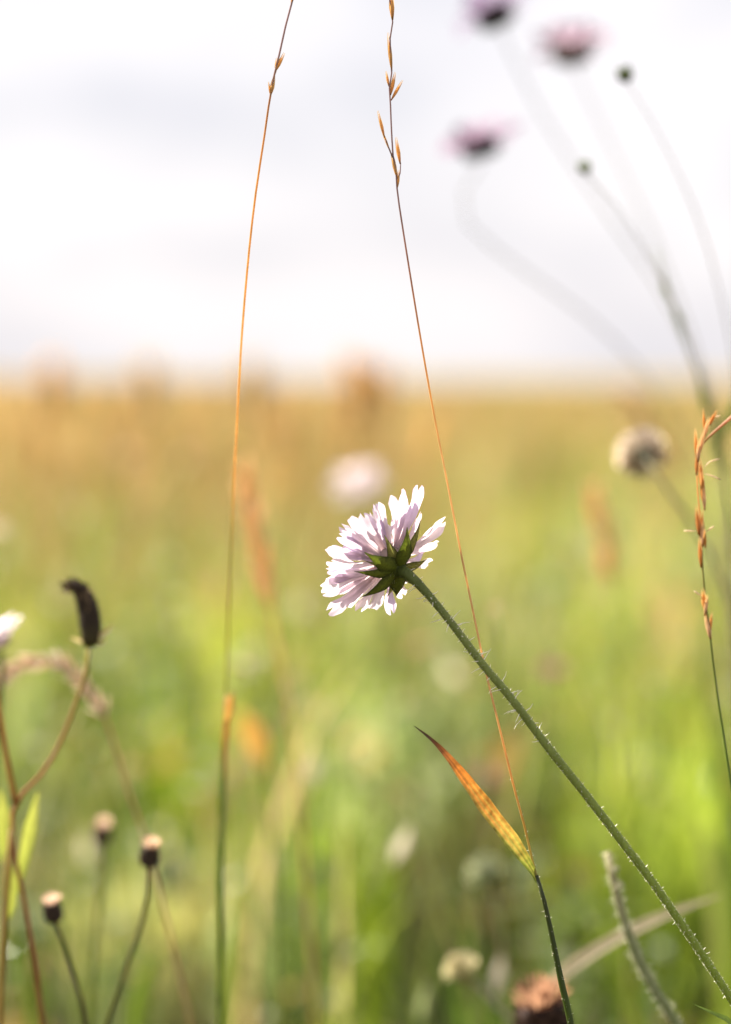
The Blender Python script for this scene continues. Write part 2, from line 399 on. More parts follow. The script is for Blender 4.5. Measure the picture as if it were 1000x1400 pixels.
for d0, d1, dens, hh in ((1.35, 2.2, 10, 0.27), (2.2, 5, 22, 0.35), (5, 16, 60, 0.42), (16, 45, 14, 0.45)):
    x, y = scatter(d0, d1, dens, 1.0, 0.55); n = len(x)
    keep = rs.rand(n) < 0.62 + 0.4 * patch(x, y, 1.1, 3.0) - 0.28 * np.clip(x / (0.14 * y), -1, 1); x = x[keep]; y = y[keep]; n = len(x)
    left = np.clip(.35 - x / (0.16 * y), 0, 1.3); h = hh * (0.72 + 0.42 * rs.rand(n)) * (1 + .14 * left); h = np.minimum(h, 0.475 + 0.075 * left * rs.rand(n))
    chd = pick(STRAWS, n); cst = pick(STRAWS, n) * 0.8
    g = rs.rand(n, 1) < 0.35; cst = np.where(g, green_at(x, y) * 1.4, cst)
    parts.append(culms(x, y, h, 0.04 + 0.05 * rs.rand(n), (0.0022 + 0.0025 * rs.rand(n)) * (1 + 0.05 * y), cst, chd))
x, y = scatter(3.2, 9.0, 95, 0.6, 0.5); keep = (x < 0.055 * y - .12) & (rs.rand(len(x)) < .7 + .5 * patch(x, y, 1.5, .7)); x = x[keep]; y = y[keep]; n = len(x)
h = 0.455 + (0.03 + 0.055 * (.5 + .5 * patch(x, y, 2.3, 4.0))) * rs.rand(n) ** .6
chd = pick(STRAWS, n); parts.append(culms(x, y, h, 0.06 + 0.06 * rs.rand(n), 0.004 + 0.004 * rs.rand(n), pick(STRAWS, n) * .85, chd))
for d0, d1, dens, h0, h1 in ((.90, 1.15, 130, .16, .30), (1.15, 1.7, 190, .18, .34), (1.7, 3.2, 230, .2, .38)):
    x, y = scatter(d0, d1, dens); n = len(x); keep = rs.rand(n) < .55 + .5 * patch(x, y, 2.6, 6.0); x = x[keep]; y = y[keep]; n = len(x)
    pal = np.array([(0.30, 0.34, 0.16), (0.46, 0.44, 0.32), (0.22, 0.29, 0.06), (0.52, 0.38, 0.20), (0.66, 0.60, 0.50), (0.10, 0.13, 0.03)])  # bright pale head colours put in for speckled highlights
    parts.append(culms(x, y, h0 + (h1 - h0) * rs.rand(n) ** 1.4, 0.008 + 0.014 * rs.rand(n), 0.0026 + 0.004 * rs.rand(n) ** 2, pick(TUSS[[0, 1, 3, 7, 8]], n), pick(pal, n)))
mesh_np('dry_seed_grass', *joinm(parts), M['dry'], 'dry straw coloured seed grass standing above the green sward', 'grass')

# ------------------------------------------------------------------ flower head builder
def petal_mesh(mb, base, tip, nrm, wd, arch, rng, c0, c1, cols=5, rows=9, lobes=True):
    """a floret lobe: narrow claw, spoon-shaped limb, wavy edge and a ragged rounded end; channelled along its middle."""
    ax = tip - base; ln = ax.length; tg = ax / ln
    sd_ = tg.cross(nrm).normalized(); nn = sd_.cross(tg).normalized()
    half = (cols - 1) / 2
    off = [-0.10 * abs((k - half) / half) ** 2.5 + rng.uniform(-0.035, 0.025) for k in range(cols)]
    if lobes and cols > 4 and rng.random() < .75: off[rng.choice([2, 3, cols - 3])] -= rng.uniform(.07, .17)
    bendv = rng.uniform(-0.10, 0.10); ph = rng.uniform(0, 6.28); cup = rng.uniform(0.15, 0.5); tw = rng.uniform(-0.5, 0.5)
    vs = []; cs = []; fs = []
    for i in range(rows):
        t0 = i / (rows - 1)
        hw = wd * 0.5 * ramp([(0, .26), (.3, .46), (.6, .80), (.82, 1.0), (.95, .98), (1, .84)], t0)
        q = Matrix.Rotation(tw * t0, 3, tg)
        s2 = q @ sd_; n2 = q @ nn
        for k in range(cols):
            u = -1 + 2 * k / (cols - 1)
            t = t0 * (1 + off[k] * t0 ** 4)
            p = base + ax * t + sd_ * (ln * bendv * math.sin(t * 2.2)) + nn * (arch * ln * math.sin(math.pi * t * 0.9))
            p = p + s2 * (u * hw * (1 + 0.10 * math.sin(t0 * 9 + ph + u))) + n2 * (hw * (cup * u * u - 0.16 * math.sin(t0 * 11 + ph) * u - 0.1 * math.cos(u * 6)))
            vs.append(p)
            cs.append(lerp(lerp(c0, c1, min(1, t0 * 1.4)), (c1[0] * 0.86, c1[1] * 0.80, c1[2] * 0.92), 0.55 * (k % 2) * t0))
    for i in range(rows - 1):
        for k in range(cols - 1):
            a_ = i * cols + k; fs.append((a_, a_ + 1, a_ + cols + 1, a_ + cols))
    mb.add(vs, fs, cs)

def frame(n_):
    x = n_.orthogonal().normalized()
    return x, n_.cross(x)

def bract_mesh(mb, base, tip, nrm, wd, c_mid, c_edge, reflex=0.12):
    pts = []
    for i in range(8):
        t = i / 7; pts.append(base.lerp(tip, t) + nrm * ((tip - base).length * reflex * math.sin(math.pi * t)))
    mb.blade(pts, [(0, wd * .32), (.25, wd * .5), (.45, wd * .47), (.7, wd * .24), (.88, wd * .08), (1, wd * .02)], nrm,
             lambda t, u: lerp(lerp(c_mid, c_edge, min(1, abs(u) ** 2 * 1.0)), (0.03, 0.035, 0.01), max(0, t - .75) * 2.5), 7, -0.35)

def head_core(mb, C, n_, r, hgt, colr, sides=12):
    pts = [C + n_ * (hgt * t) for t in (-.02, 0, .25, .5, .75, .92, 1.0)]
    mb.tube(pts, [(0, r * .1), (.16, r * .6), (.3, r * .95), (.5, r), (.75, r * .8), (.92, r * .4), (1, r * .05)], colr, sides)

def simple_scabious(name, C, n_, rad, stem_pts, label, cat, rng, c_pet, c_core, group=None, stem_r=0.0009, npet=22, c_stem=(0.10, 0.13, 0.04), dome=0.5, pw=0.30, c_br=(0.06, 0.09, 0.02)):
    path = to_ground([C - n_ * 0.002] + stem_pts)
    t = thing(name, path[-1], label, cat, group)
    sm = MB().tube(cat_rom(path, 40), [(0, stem_r), (1, stem_r * 1.6)], c_stem, 6); sm.build('stem', M['stem'], t)
    hc = MB(); head_core(hc, C, n_, rad * .42, rad * .5, c_core); h = hc.build('flower_head', M['petal'], t)
    x, y = frame(n_)
    for k in range(npet):
        ring = k % 3; an = 2 * math.pi * (k + rng.uniform(-.3, .3)) / npet * (1 if ring else 1.0)
        d = x * math.cos(an) + y * math.sin(an)
        el = (0.12, 0.42, 0.8)[ring] * dome * 2 + rng.uniform(-.12, .12); rr = rad * (1.0, .9, .72)[ring] * rng.uniform(.85, 1.1)
        tip = C + n_ * (rad * .2) + (d * math.cos(el) + n_ * math.sin(el)) * rr
        base = C + d * rad * .22 + n_ * rad * .22
        m_ = MB(); petal_mesh(m_, base, tip, n_, rad * pw * rng.uniform(.8, 1.2), rng.uniform(-.05, .12), rng, lerp(c_pet, c_core, .3), c_pet, 3, 5)
        m_.build('petal', M['petal'], h)
    for k in range(8):
        an = 2 * math.pi * (k + .3) / 8; d = x * math.cos(an) + y * math.sin(an)
        m_ = MB(); bract_mesh(m_, C + d * rad * .05, C + d * rad * .5 + n_ * rad * .08, -n_, rad * .24, c_br, c_br); m_.build('bract', M['bract'], t)
    return t

# ------------------------------------------------------------------ the scabious in focus
rng = random.Random(5)
C = P(543, 778); n_ = (R_ * -0.54 + U_ * 0.50 + F_ * 0.67).normalized()
spx = [(553, 783, .7060), (562, 788, .7040), (585, 812, .7020), (620, 855, .7010), (659, 907, .7005), (701, 957, .70), (749, 1021, .70), (800, 1085, .70), (850, 1150, .70), (900, 1217, .70), (950, 1290, .70), (1000, 1366, .70), (1040, 1430, .70)]
path = [C] + [P(*q) for q in spx]; full = to_ground(path, 0.35)
root = thing('scabious', full[-1], 'pale lilac scabious seen from behind, sharp, with a hairy green stem slanting up', 'flower')
sp = cat_rom(full, 110)
SG = [(0, (0.09, 0.115, 0.03)), (.06, (0.24, 0.29, 0.08)), (.3, (0.26, 0.34, 0.05)), (.5, (0.19, 0.27, 0.03)), (1, (0.09, 0.13, 0.03))]
st = MB().tube(sp, [(0, .0019), (.012, .0014), (.03, .00104), (.15, .00112), (.3, .00106), (1, .0016)], SG, 14).build('stem', M['stem'], root)
hm = MB(); hairs(hm, sp[1:15], 0.0010, 1500, 0.0014, 0.0045, rng, (1, .98, .92), r=.00011); hairs(hm, sp[14:75], 0.0011, 1600, 0.0004, 0.0013, rng, (1, .98, .92), r=.00006)
hairs(hm, sp[1:70], 0.0012, 15000, 0.0002, 0.0006, rng, (0.85, 0.85, 0.70), 0.000035)
tag(hm.build('hairs', M['hair'], st), kind='stuff')
# cup under the head with its star of bracts
cup = MB(); cup.tube([C - n_ * .0022, C - n_ * .0006, C + n_ * .001, C + n_ * .0022], [(0, .0013), (.3, .0026), (.7, .0038), (1, .0036)], (0.075, 0.10, 0.018), 16)
inv = cup.build('involucre', M['bract'], root)
def on_plane(px, py, h):
    """the point h above the star along the head's axis, in line with that place of the photograph"""
    o = C + n_ * h; d = (P(px, py) - CAM).normalized(); return CAM + d * ((o - CAM).dot(n_) / d.dot(n_))
for (px, py, h, wpx, br) in [(556, 725, -.0002, 23, 0), (573, 716, .0028, 16, 1), (527, 735, .0030, 15, 2), (502, 757, .0, 23, 0), (489, 781, .0006, 15, 0), (497, 814, -.0002, 20, 0),
                             (542, 813, .0002, 24, 0), (582, 765, .0010, 14, 1), (501, 767, .0030, 8, 2), (566, 731, .0035, 8, 1), (528, 816, .0035, 10, 2), (570, 800, .0035, 9, 1)]:
    tip = on_plane(px, py, h); tip = C + (tip - C) * 1.08; d = tip - C; d = d - n_ * d.dot(n_); d.normalize()
    cm = ((0.11, 0.14, 0.014), (0.24, 0.24, 0.05), (0.28, 0.28, 0.07))[br]
    b = MB(); bract_mesh(b, C + d * .0006 + n_ * (h * .5 - .0012), tip, -n_, wpx * .00024, cm, lerp(cm, (0.014, 0.020, 0.005), .85)); 
    bo = b.build('bract', M['bract'], inv)
bh = MB()
for k in range(150):
    an = rng.uniform(0, 6.283); x, y = frame(n_); d = x * math.cos(an) + y * math.sin(an)
    p = C + d * rng.uniform(.001, .006) - n_ * rng.uniform(-.0004, .001); q = p + (d * .8 - n_ * rng.uniform(.1, 1)).normalized() * rng.uniform(.0008, .002)
    bh.tube([p, q], [(0, .00004), (1, .000015)], (0.75, 0.75, 0.55), 3, False)
tag(bh.build('fine_hairs', M['hair'], inv), kind='stuff')
hc = MB(); head_core(hc, C + n_ * .0015, n_, .0048, .0085, (0.50, 0.42, 0.42), 18); head = hc.build('flower_head', M['petal'], root)
LIL = [(0.68, 0.60, 0.68), (0.72, 0.64, 0.71), (0.65, 0.56, 0.67), (0.61, 0.51, 0.70)]
def petal(px, py, h, wpx, arch=.05, spread=0.0035, bh_=0.004):
    tip = on_plane(px, py, h); d = tip - C; d = d - n_ * d.dot(n_); d.normalize()
    base = C + d * spread + n_ * bh_
    b = MB(); c1 = rng.choice(LIL); petal_mesh(b, base, tip, -n_, wpx * .00017, arch, rng, (0.68, 0.55, 0.60), c1, 7, 11)
    b.build('petal', M['petal'], head)
outer = [(575, 662, .0085, 27), (608, 707, .0072, 25), (598, 748, .0065, 27), (586, 770, .0090, 20), (541, 838, .0045, 21), (556, 812, .007, 20), (512, 832, .0050, 25), (487, 836, .0052, 25),
         (452, 843, .0062, 27), (468, 826, .008, 24), (437, 802, .0072, 25), (449, 781, .0095, 24), (448, 764, .0088, 23), (447, 747, .0100, 22), (462, 731, .0105, 22), (470, 742, .011, 22),
         (476, 708, .0115, 20), (497, 700, .0120, 19), (520, 685, .0120, 20), (546, 669, .0105, 25), (535, 676, .0135, 20), (562, 690, .0110, 25), (556, 700, .008, 22), (541, 706, .0085, 24), (524, 716, .0085, 23), (505, 722, .0095, 22), (487, 744, .0090, 22)]
outer += [(441, 811, .0085, 17), (478, 832, .0075, 18), (445, 792, .0085, 20), (468, 722, .0115, 17), (509, 692, .0130, 16)]
for q in outer: petal(*q, arch=rng.uniform(-.03, .10))
for (px, py, h, wpx) in list(outer):
    for _ in range(rng.random() < .45):
        fx, fy = px + rng.uniform(-13, 13), py + rng.uniform(-13, 13); f = rng.uniform(.62, .95)
        cx, cy = 541 - h * 2700 * .5, 777 - h * 2500 * .5
        petal(cx + (fx - cx) * f, cy + (fy - cy) * f, h + rng.uniform(.0005, .003), wpx * rng.uniform(.5, .85), rng.uniform(-.05, .14))
x, y = frame(n_)
for k in range(12):                                     # narrow lobes crowding between the outer rays
    an = 2 * math.pi * (k + rng.uniform(-.35, .35)) / 12; d = x * math.cos(an) + y * math.sin(an)
    b = MB(); petal_mesh(b, C + d * .0026 + n_ * .0028, C + d * rng.uniform(.0105, .0165) + n_ * rng.uniform(.0055, .0105), -n_, rng.uniform(.0022, .0032), rng.uniform(-.04, .10), rng, (0.66, 0.55, 0.58), rng.choice(LIL), 7, 9)
    b.build('petal', M['petal'], head)
for k in range(22):                                     # the inner florets of the dome
    an = k * 2.4; rr = .004 + .0065 * math.sqrt((k + .5) / 22); d = x * math.cos(an) + y * math.sin(an)
    b = MB(); petal_mesh(b, C + d * rr * .6 + n_ * .006, C + d * rr * 1.25 + n_ * rng.uniform(.013, .0165), d, .0032, .05, rng, (0.76, 0.66, 0.72), rng.choice(LIL), 5, 7)
    b.build('petal', M['petal'], head)

# ------------------------------------------------------------------ the two tall culms in focus
def culm(name, label, pxs, rad, colr, n=90, lean=.3, mat='straw', group=None, sides=8, cat='grass stem'):
    path = to_ground([P(*q) for q in pxs], lean)
    t = thing(name, path[-1], label, cat, group)
    sg = [0.0]
    for i in range(len(path) - 1): sg.append(sg[-1] + (path[i + 1] - path[i]).length)
    ys_ = [q[1] for q in pxs]
    def at(yv):                                  # where along the whole stem a given height falls
        return float(np.interp(yv, ys_, [v / sg[-1] for v in sg[:len(pxs)]]))
    if colr and colr[0][0] == 'y': colr = [(at(a_), b_) for a_, b_ in colr[1:]]
    s_ = MB().tube(cat_rom(path, n), rad, colr, sides).build('stem', M[mat], t)
    return t, s_, path
OR1, OR2, PUR, YG, GR = (0.76, 0.45, 0.16), (0.84, 0.58, 0.28), (0.36, 0.25, 0.25), (0.40, 0.34, 0.09), (0.13, 0.19, 0.03)
def spikelet(parent, bx, by, tx, ty, d, wpx, c0=(0.48, 0.23, 0.06), c1=(0.80, 0.46, 0.15), name='spikelet', dt=0.0):
    b_, t_ = P(bx, by, d), P(bx + (tx - bx) * 1.18, by + (ty - by) * 1.18, d + dt); wpx *= .85
    m_ = MB().spindle(b_, t_, [(0, wpx * .18 * K * d), (.3, wpx * .36 * K * d), (.6, wpx * .26 * K * d), (.85, wpx * .09 * K * d), (1, .00004)], [(0, c0), (.45, c1), (1, c1)], 8, 8)
    # two papery scales hugging the grain
    ax = (t_ - b_); sx = ax.cross(F_).normalized()
    for s_ in (-1, 1):
        pts = [b_ + ax * (t * 1.12) + sx * (s_ * wpx * .26 * K * d * math.sin(math.pi * min(1, t * .95 + .05)) + s_ * wpx * .16 * K * d * t) - F_ * (.0001) for t in (0, .2, .4, .6, .8, 1)]
        m_.blade(pts, [(0, wpx * .12 * K * d), (.4, wpx * .22 * K * d), (1, .00004)], -F_, lambda t, u: lerp(c1, (0.66, 0.42, 0.18), t), 3, -.5)
    return m_.build(name, M['straw'], parent)

t, s_, _ = culm('tall_grass', 'thin orange culm with two small spikelets, leaving a blurred green sheath low down', [(425, -75, .712), (411, -35, .712), (400, 0, .712), (389, 42, .712), (379, 88, .712), (371, 122, .712), (361, 190, .712), (349, 270, .713), (339, 360, .715), (330, 470, .724), (324, 580, .745), (318, 700, .785), (313, 830, .825), (309, 950, .855), (304, 1060, .86), (300, 1180, .86), (301, 1300, .86), (302, 1420, .86)],
               [(0, .00026), (.1, .0003), (.25, .00034), (.5, .0004), (1, .0007)], [('y', 0), (-75, PUR), (90, PUR), (130, (0.42, .22, .10)), (240, OR1), (480, OR2), (640, OR2), (760, YG), (930, YG), (1000, GR), (1420, GR)], lean=.1)
spikelet(t, 376, 98, 386, 78, .712, 6); spikelet(t, 377, 100, 378, 84, .712, 4); spikelet(t, 370, 130, 374, 110, .712, 7); spikelet(t, 370, 131, 368, 116, .712, 3); spikelet(t, 398, 8, 403, -16, .712, 5)
sh = [P(*q) for q in [(312, 952, .853), (311, 975, .854), (309, 1000, .855), (305, 1060, .86), (301, 1180, .86), (302, 1300, .86), (303, 1420, .86)]]; sh = to_ground(sh, .1)
MB().tube(cat_rom(sh, 40), [(0, .0006), (.05, .0010), (.12, .0012), (1, .0016)], [(0, (0.66, 0.38, 0.08)), (.03, (0.60, 0.27, 0.05)), (.055, (0.34, 0.22, 0.03)), (.075, (0.17, 0.24, 0.04)), (.2, (0.18, 0.27, 0.04)), (.3, (0.26, 0.34, 0.04)), (.38, (0.24, .30, .04)), (.45, (.13, .19, .03)), (1, GR)], 9).build('leaf_sheath', M['leaf'], t)
lg = MB().blade(cat_rom([P(312, 985, .852), P(316, 965, .852), P(319, 945, .852)], 8), [(0, .0009), (.4, .0011), (1, .0002)], -F_, lambda t, u: (0.68, 0.38, 0.08), 5, .4); lg.build('ligule', M['leaf'], t)

t, s_, _ = culm('tall_grass', 'fine orange culm with slender spikelets crossing behind the hairy scabious stem', [(524, -60), (529, -20), (536, 14), (537, 32), (533, 60), (536, 96), (532.6, 114), (534, 140), (535.6, 180), (538, 216), (541.5, 232), (543, 256), (546, 280), (561, 375), (578, 478, .709), (594, 568, .710), (611, 655, .711), (629, 748, .712), (647, 835, .713), (665, 920, .713), (684, 998, .712), (703, 1076, .711), (718, 1132, .710), (730, 1184, .709), (742, 1226, .709), (753, 1275, .709), (764, 1325, .709), (774, 1370, .709), (784, 1415, .709)],
               [(0, .0002), (.12, .00026), (.3, .0003), (.55, .00042), (.68, .00034), (.70, .0005), (1, .0008)], [('y', 0), (-60, PUR), (270, PUR), (380, (0.50, .27, .18)), (500, OR1), (620, OR2), (900, OR2), (1050, OR1), (1130, (0.52, .34, .08)), (1185, YG), (1230, GR), (1415, GR)], lean=.25, n=140)
for bx, by, tx, ty, wp in [(537, 27, 535, -4, 8), (536, 97, 532, 57, 6), (532, 118, 529, 102, 4), (534, 130, 539, 106, 6), (535, 137, 547, 116, 5), (543, 243, 537, 214, 6), (543.5, 257, 545, 238, 5), (534, 208, 524, 182, 3.4), (526, 188, 519, 160, 5), (547.5, 224, 543, 196, 6)]:
    spikelet(t, bx, by, tx, ty, FOCUS, wp)
MB().tube(cat_rom([P(537, 215), P(533, 205), P(527, 190)], 6), .00022, PUR, 5).build('branch', M['straw'], t)
MB().tube(cat_rom([P(543, 245), P(547, 238), P(548, 222)], 6), .00016, PUR, 5).build('branch', M['straw'], t)
# its flag leaf, turning from green to burnt orange
lp = [P(567, 993, .700), P(590, 1011, .701), P(612, 1034, .702), P(640, 1070, .703), P(670, 1111, .704), P(700, 1150, .706), P(722, 1181, .708), (P(731, 1196, .709)), P(735, 1206, .709)]
LC = [(0, (0.035, 0.02, 0.015)), (.10, (0.06, 0.03, 0.02)), (.2, (0.30, 0.10, 0.03)), (.32, (0.56, 0.20, 0.035)), (.5, (0.58, 0.28, 0.05)), (.64, (0.52, 0.34, 0.07)), (.76, (0.40, 0.36, 0.07)), (.88, (0.24, 0.28, 0.04)), (1, (0.09, 0.13, 0.02))]
lrng = random.Random(3); streak = [lrng.uniform(.6, 1.2) for _ in range(11)]
def leafcol(t_, u):
    c = ramp(LC, t_); k = int((u + 1) / 2 * 10 + .5); c = tuple(x * streak[k] for x in c)
    if k % 3 == 1 and .3 < t_ < .85: c = lerp(c, (0.50, 0.12, 0.02), .55 * (1 - abs(t_ - .58) * 2))
    if k % 3 == 0 and .4 < t_: c = lerp(c, (0.62, 0.45, 0.10), .35)
    if u > .75: c = lerp(c, (0.06, 0.09, 0.012), min(.85, t_ * 1.2))
    return c
bl = MB().blade(cat_rom(lp, 40), [(0, .0001), (.12, .0005), (.25, .0010), (.36, .0016), (.42, .0017), (.52, .0022), (.6, .0021), (.75, .0022), (.88, .0014), (.96, .0008), (1, .0006)], (-F_ + R_ * .25).normalized(), leafcol, 11, .30); bl.build('leaf_blade', M['dying'], t)
shp = [P(*q) for q in [(734, 1197, .7085), (743, 1226, .7085), (754, 1275, .7085), (764, 1325, .7085), (774, 1370, .7085), (784, 1415, .7085)]]
shf = to_ground(shp, .25)
sh = MB().tube(cat_rom(shf, 50), [(0, .0005), (.08, .0009), (.2, .0010), (.35, .0007), (.38, .00085), (1, .0012)], [(0, (0.05, .06, .015)), (.1, (0.07, .11, .016)), (.3, (0.10, .14, .02)), (.36, (0.04, .05, .01)), (1, GR)], 9).build('leaf_sheath', M['leaf'], t)
hm = MB(); hairs(hm, cat_rom(shf, 50)[:16], .0009, 1500, .0003, .0008, rng); tag(hm.build('hairs', M['hair'], sh), kind='stuff')
hm = MB(); hairs(hm, cat_rom([P(700, 1062, .711), P(718, 1132, .710), P(730, 1184, .709)], 12), .0004, 900, .0003, .0007, rng); tag(hm.build('hairs', M['hair'], s_), kind='stuff')

# ------------------------------------------------------------------ brown flowering spike by the right-hand side
D = .735
t, s_, _ = culm('grass_spike', 'brown grass spike with loose pale anthers on a green stalk', [(977, 569, D), (969, 579, D), (962, 598, D), (959, 609, D), (954, 627, D), (953, 645, D), (954, 663, D), (955.4, 686, D), (957.7, 708, D), (960, 756, D), (962, 788, D), (966, 828, D), (970, 856, D), (974, 892, D), (980, 940, D), (988, 992, D), (998, 1056, D), (1006, 1120, D), (1016, 1220, D), (1028, 1350, D)],
               [(0, .0002), (.2, .0003), (.4, .0005), (.55, .0007), (1, .0011)], [('y', 0), (566, OR2), (720, OR1), (760, (0.26, .22, .05)), (860, (0.14, .17, .03)), (1000, (0.10, .16, .03)), (1350, (0.09, .14, .03))], lean=.15)
srng = random.Random(8)
for bx, by, tx, ty, wp in [(964, 592, 962.5, 566, 5), (967, 585, 978, 566, 6.5), (962, 603, 968, 578, 7), (953, 628, 951.5, 596, 6), (958, 618, 961, 596, 7), (955, 632, 956, 608, 7), (953, 650, 953, 624, 6), (960, 668, 958, 636, 8), (962, 674, 960, 652, 7), (963, 690, 960, 658, 8), (964, 698, 963, 672, 6), (956, 732, 953, 700, 7), (958, 738, 960, 706, 8), (961, 748, 962, 722, 8), (959, 776, 957, 744, 7), (965, 750, 964, 730, 5), (965, 836, 962, 812, 9), (964, 842, 967, 820, 6), (972, 874, 966, 842, 9), (970, 868, 973, 844, 6)]:
    spikelet(t, bx, by, tx, ty, D, wp, (0.42, .18, .04), srng.choice([(0.74, .38, .09), (0.66, .30, .07), (0.82, .58, .34)]), dt=srng.uniform(-.002, .002))
for a0, a1, a2 in [((963, 640), (970, 632), (985, 627)), ((963, 648), (972, 650), (986, 656)), ((952, 726), (944, 726), (935, 726)), ((964, 728), (970, 724), (977, 719)), ((977, 569), (981, 570), (985, 568)), ((961, 816), (955, 812), (949, 808))]:
    MB().tube(cat_rom([P(*a0, D), P(*a1, D), P(*a2, D)], 6), [(0, .00008), (.4, .00022), (.9, .00028), (1, .0001)], (0.74, .60, .42), 5).build('anther', M['straw'], t)
MB().tube(cat_rom([P(961, 608, D), P(968, 599, D), P(980, 588, D), P(1000, 571, D), P(1014, 560, D)], 10), [(0, .00025), (.5, .0004), (1, .0005)], [(0, (0.42, .22, .08)), (.6, (0.6, .32, .18)), (1, (0.66, .34, .24))], 6).build('branch', M['straw'], t)

# ------------------------------------------------------------------ left: withered hooked bud on a forked red stem
D = .82
px = [(122, 884, D), (120, 912, D), (106, 955, D), (86, 1008, D), (60, 1055, D), (22, 1096, D), (17, 1135, D), (23, 1185, D), (34, 1235, D), (46, 1310, D), (60, 1410, D)]
path = to_ground([P(*q) for q in px], .15)
t = thing('hawkbit', path[-1], 'withered dark hooked bud on a forked reddish stem', 'plant')
s_ = MB().tube(cat_rom(path, 60), [(0, .0008), (.1, .0006), (.25, .0008), (.3, .0010), (1, .0013)], [(0, (0.32, .28, .06)), (.04, (0.34, .24, .08)), (.10, (0.38, .17, .07)), (.24, (0.36, .13, .06)), (.30, (0.26, .16, .03)), (.36, (0.09, .11, .02)), (1, (0.08, .10, .02))], 8).build('stem', M['stem'], t)
MB().tube(cat_rom([P(22, 1098, D), P(12, 1050, D - .004), P(2, 985, D - .008), P(-8, 930, D - .01)], 12), [(0, .0010), (1, .0008)], [(0, (0.38, .19, .06)), (1, (0.46, .28, .08))], 7).build('branch', M['stem'], t)
MB().tube(cat_rom(to_ground([P(16, 1135, D), P(9, 1230, D + .004), P(3, 1330, D + .006), P(0, 1410, D + .006)], .1), 20), .0010, [(0, (0.30, .2, .05)), (1, (0.26, .13, .06))], 7).build('side_stem', M['stem'], t)
bp_ = cat_rom([P(124, 884, D), P(124, 862, D), P(122, 842, D), P(118, 824, D), P(111, 809, D), P(102, 801, D), P(95, 802, D), P(91, 812, D)], 24)
bd = MB().tube(bp_, [(0, .0018), (.08, .0033), (.3, .0037), (.5, .0034), (.66, .0029), (.78, .0024), (.90, .0017), (1, .0004)], [(0, (0.07, .06, .02)), (.3, (0.035, .025, .015)), (1, (0.045, .028, .018))], 12)
b = bd.build('bud', M['dark'], t)
wr = random.Random(2)
for i in range(1, 21):
    tg = (bp_[i + 1] - bp_[i - 1]).normalized(); x, y = frame(tg); rr = ramp([(0, .0024), (.3, .0037), (.66, .0029), (.9, .0017)], i / 23)
    for j in range(7):
        an = wr.uniform(0, 6.283); dd = x * math.cos(an) + y * math.sin(an); p = bp_[i] + dd * rr * .9; ln = wr.uniform(.002, .0045)
        cc = wr.choice([(0.035, .024, .015), (0.07, .045, .025), (0.16, .11, .06)])
        MB().blade([p, p + tg * ln * .6 + dd * .0003, p + tg * ln + dd * wr.uniform(.0002, .0012)], [(0, .0005), (.5, .0005), (1, .0001)], dd, lambda t, u: cc, 3, -.3).build('scale', M['dark'], b)
for q in [((127, 876), (140, 868), (156, 855), .0009), ((118, 878), (106, 876), (97, 872), .0005), ((98, 800), (92, 806), (94, 814), .0006), ((112, 812), (122, 806), (128, 812), .0005), ((128, 878), (138, 880), (146, 874), .0007)]:
    MB().blade(cat_rom([P(*q[0], D), P(*q[1], D - .002), P(*q[2], D - .003)], 6), [(0, q[3]), (.6, q[3] * .8), (1, .0001)], -F_, lambda t, u: (0.62, .48, .26), 3, .3).build('sepal', M['leaf'], b)
for i, (pp, wd) in enumerate([([(52, 1084), (46, 1110), (38, 1150), (28, 1195), (22, 1225)], .0022), ([(12, 1170), (16, 1205), (16, 1240), (8, 1262)], .0018), ([(2, 1080), (5, 1130), (2, 1180)], .0022)]):
    MB().blade(cat_rom([P(*q, D + .005 + .004 * i) for q in pp], 12), [(0, .0003), (.35, wd), (.7, wd * .8), (1, .0003)], (-F_ + R_ * .3).normalized(), lambda t, u: lerp((0.42, .44, .09), (0.32, .37, .06), t), 5, .3).build('leaf', M['leaf'], t)

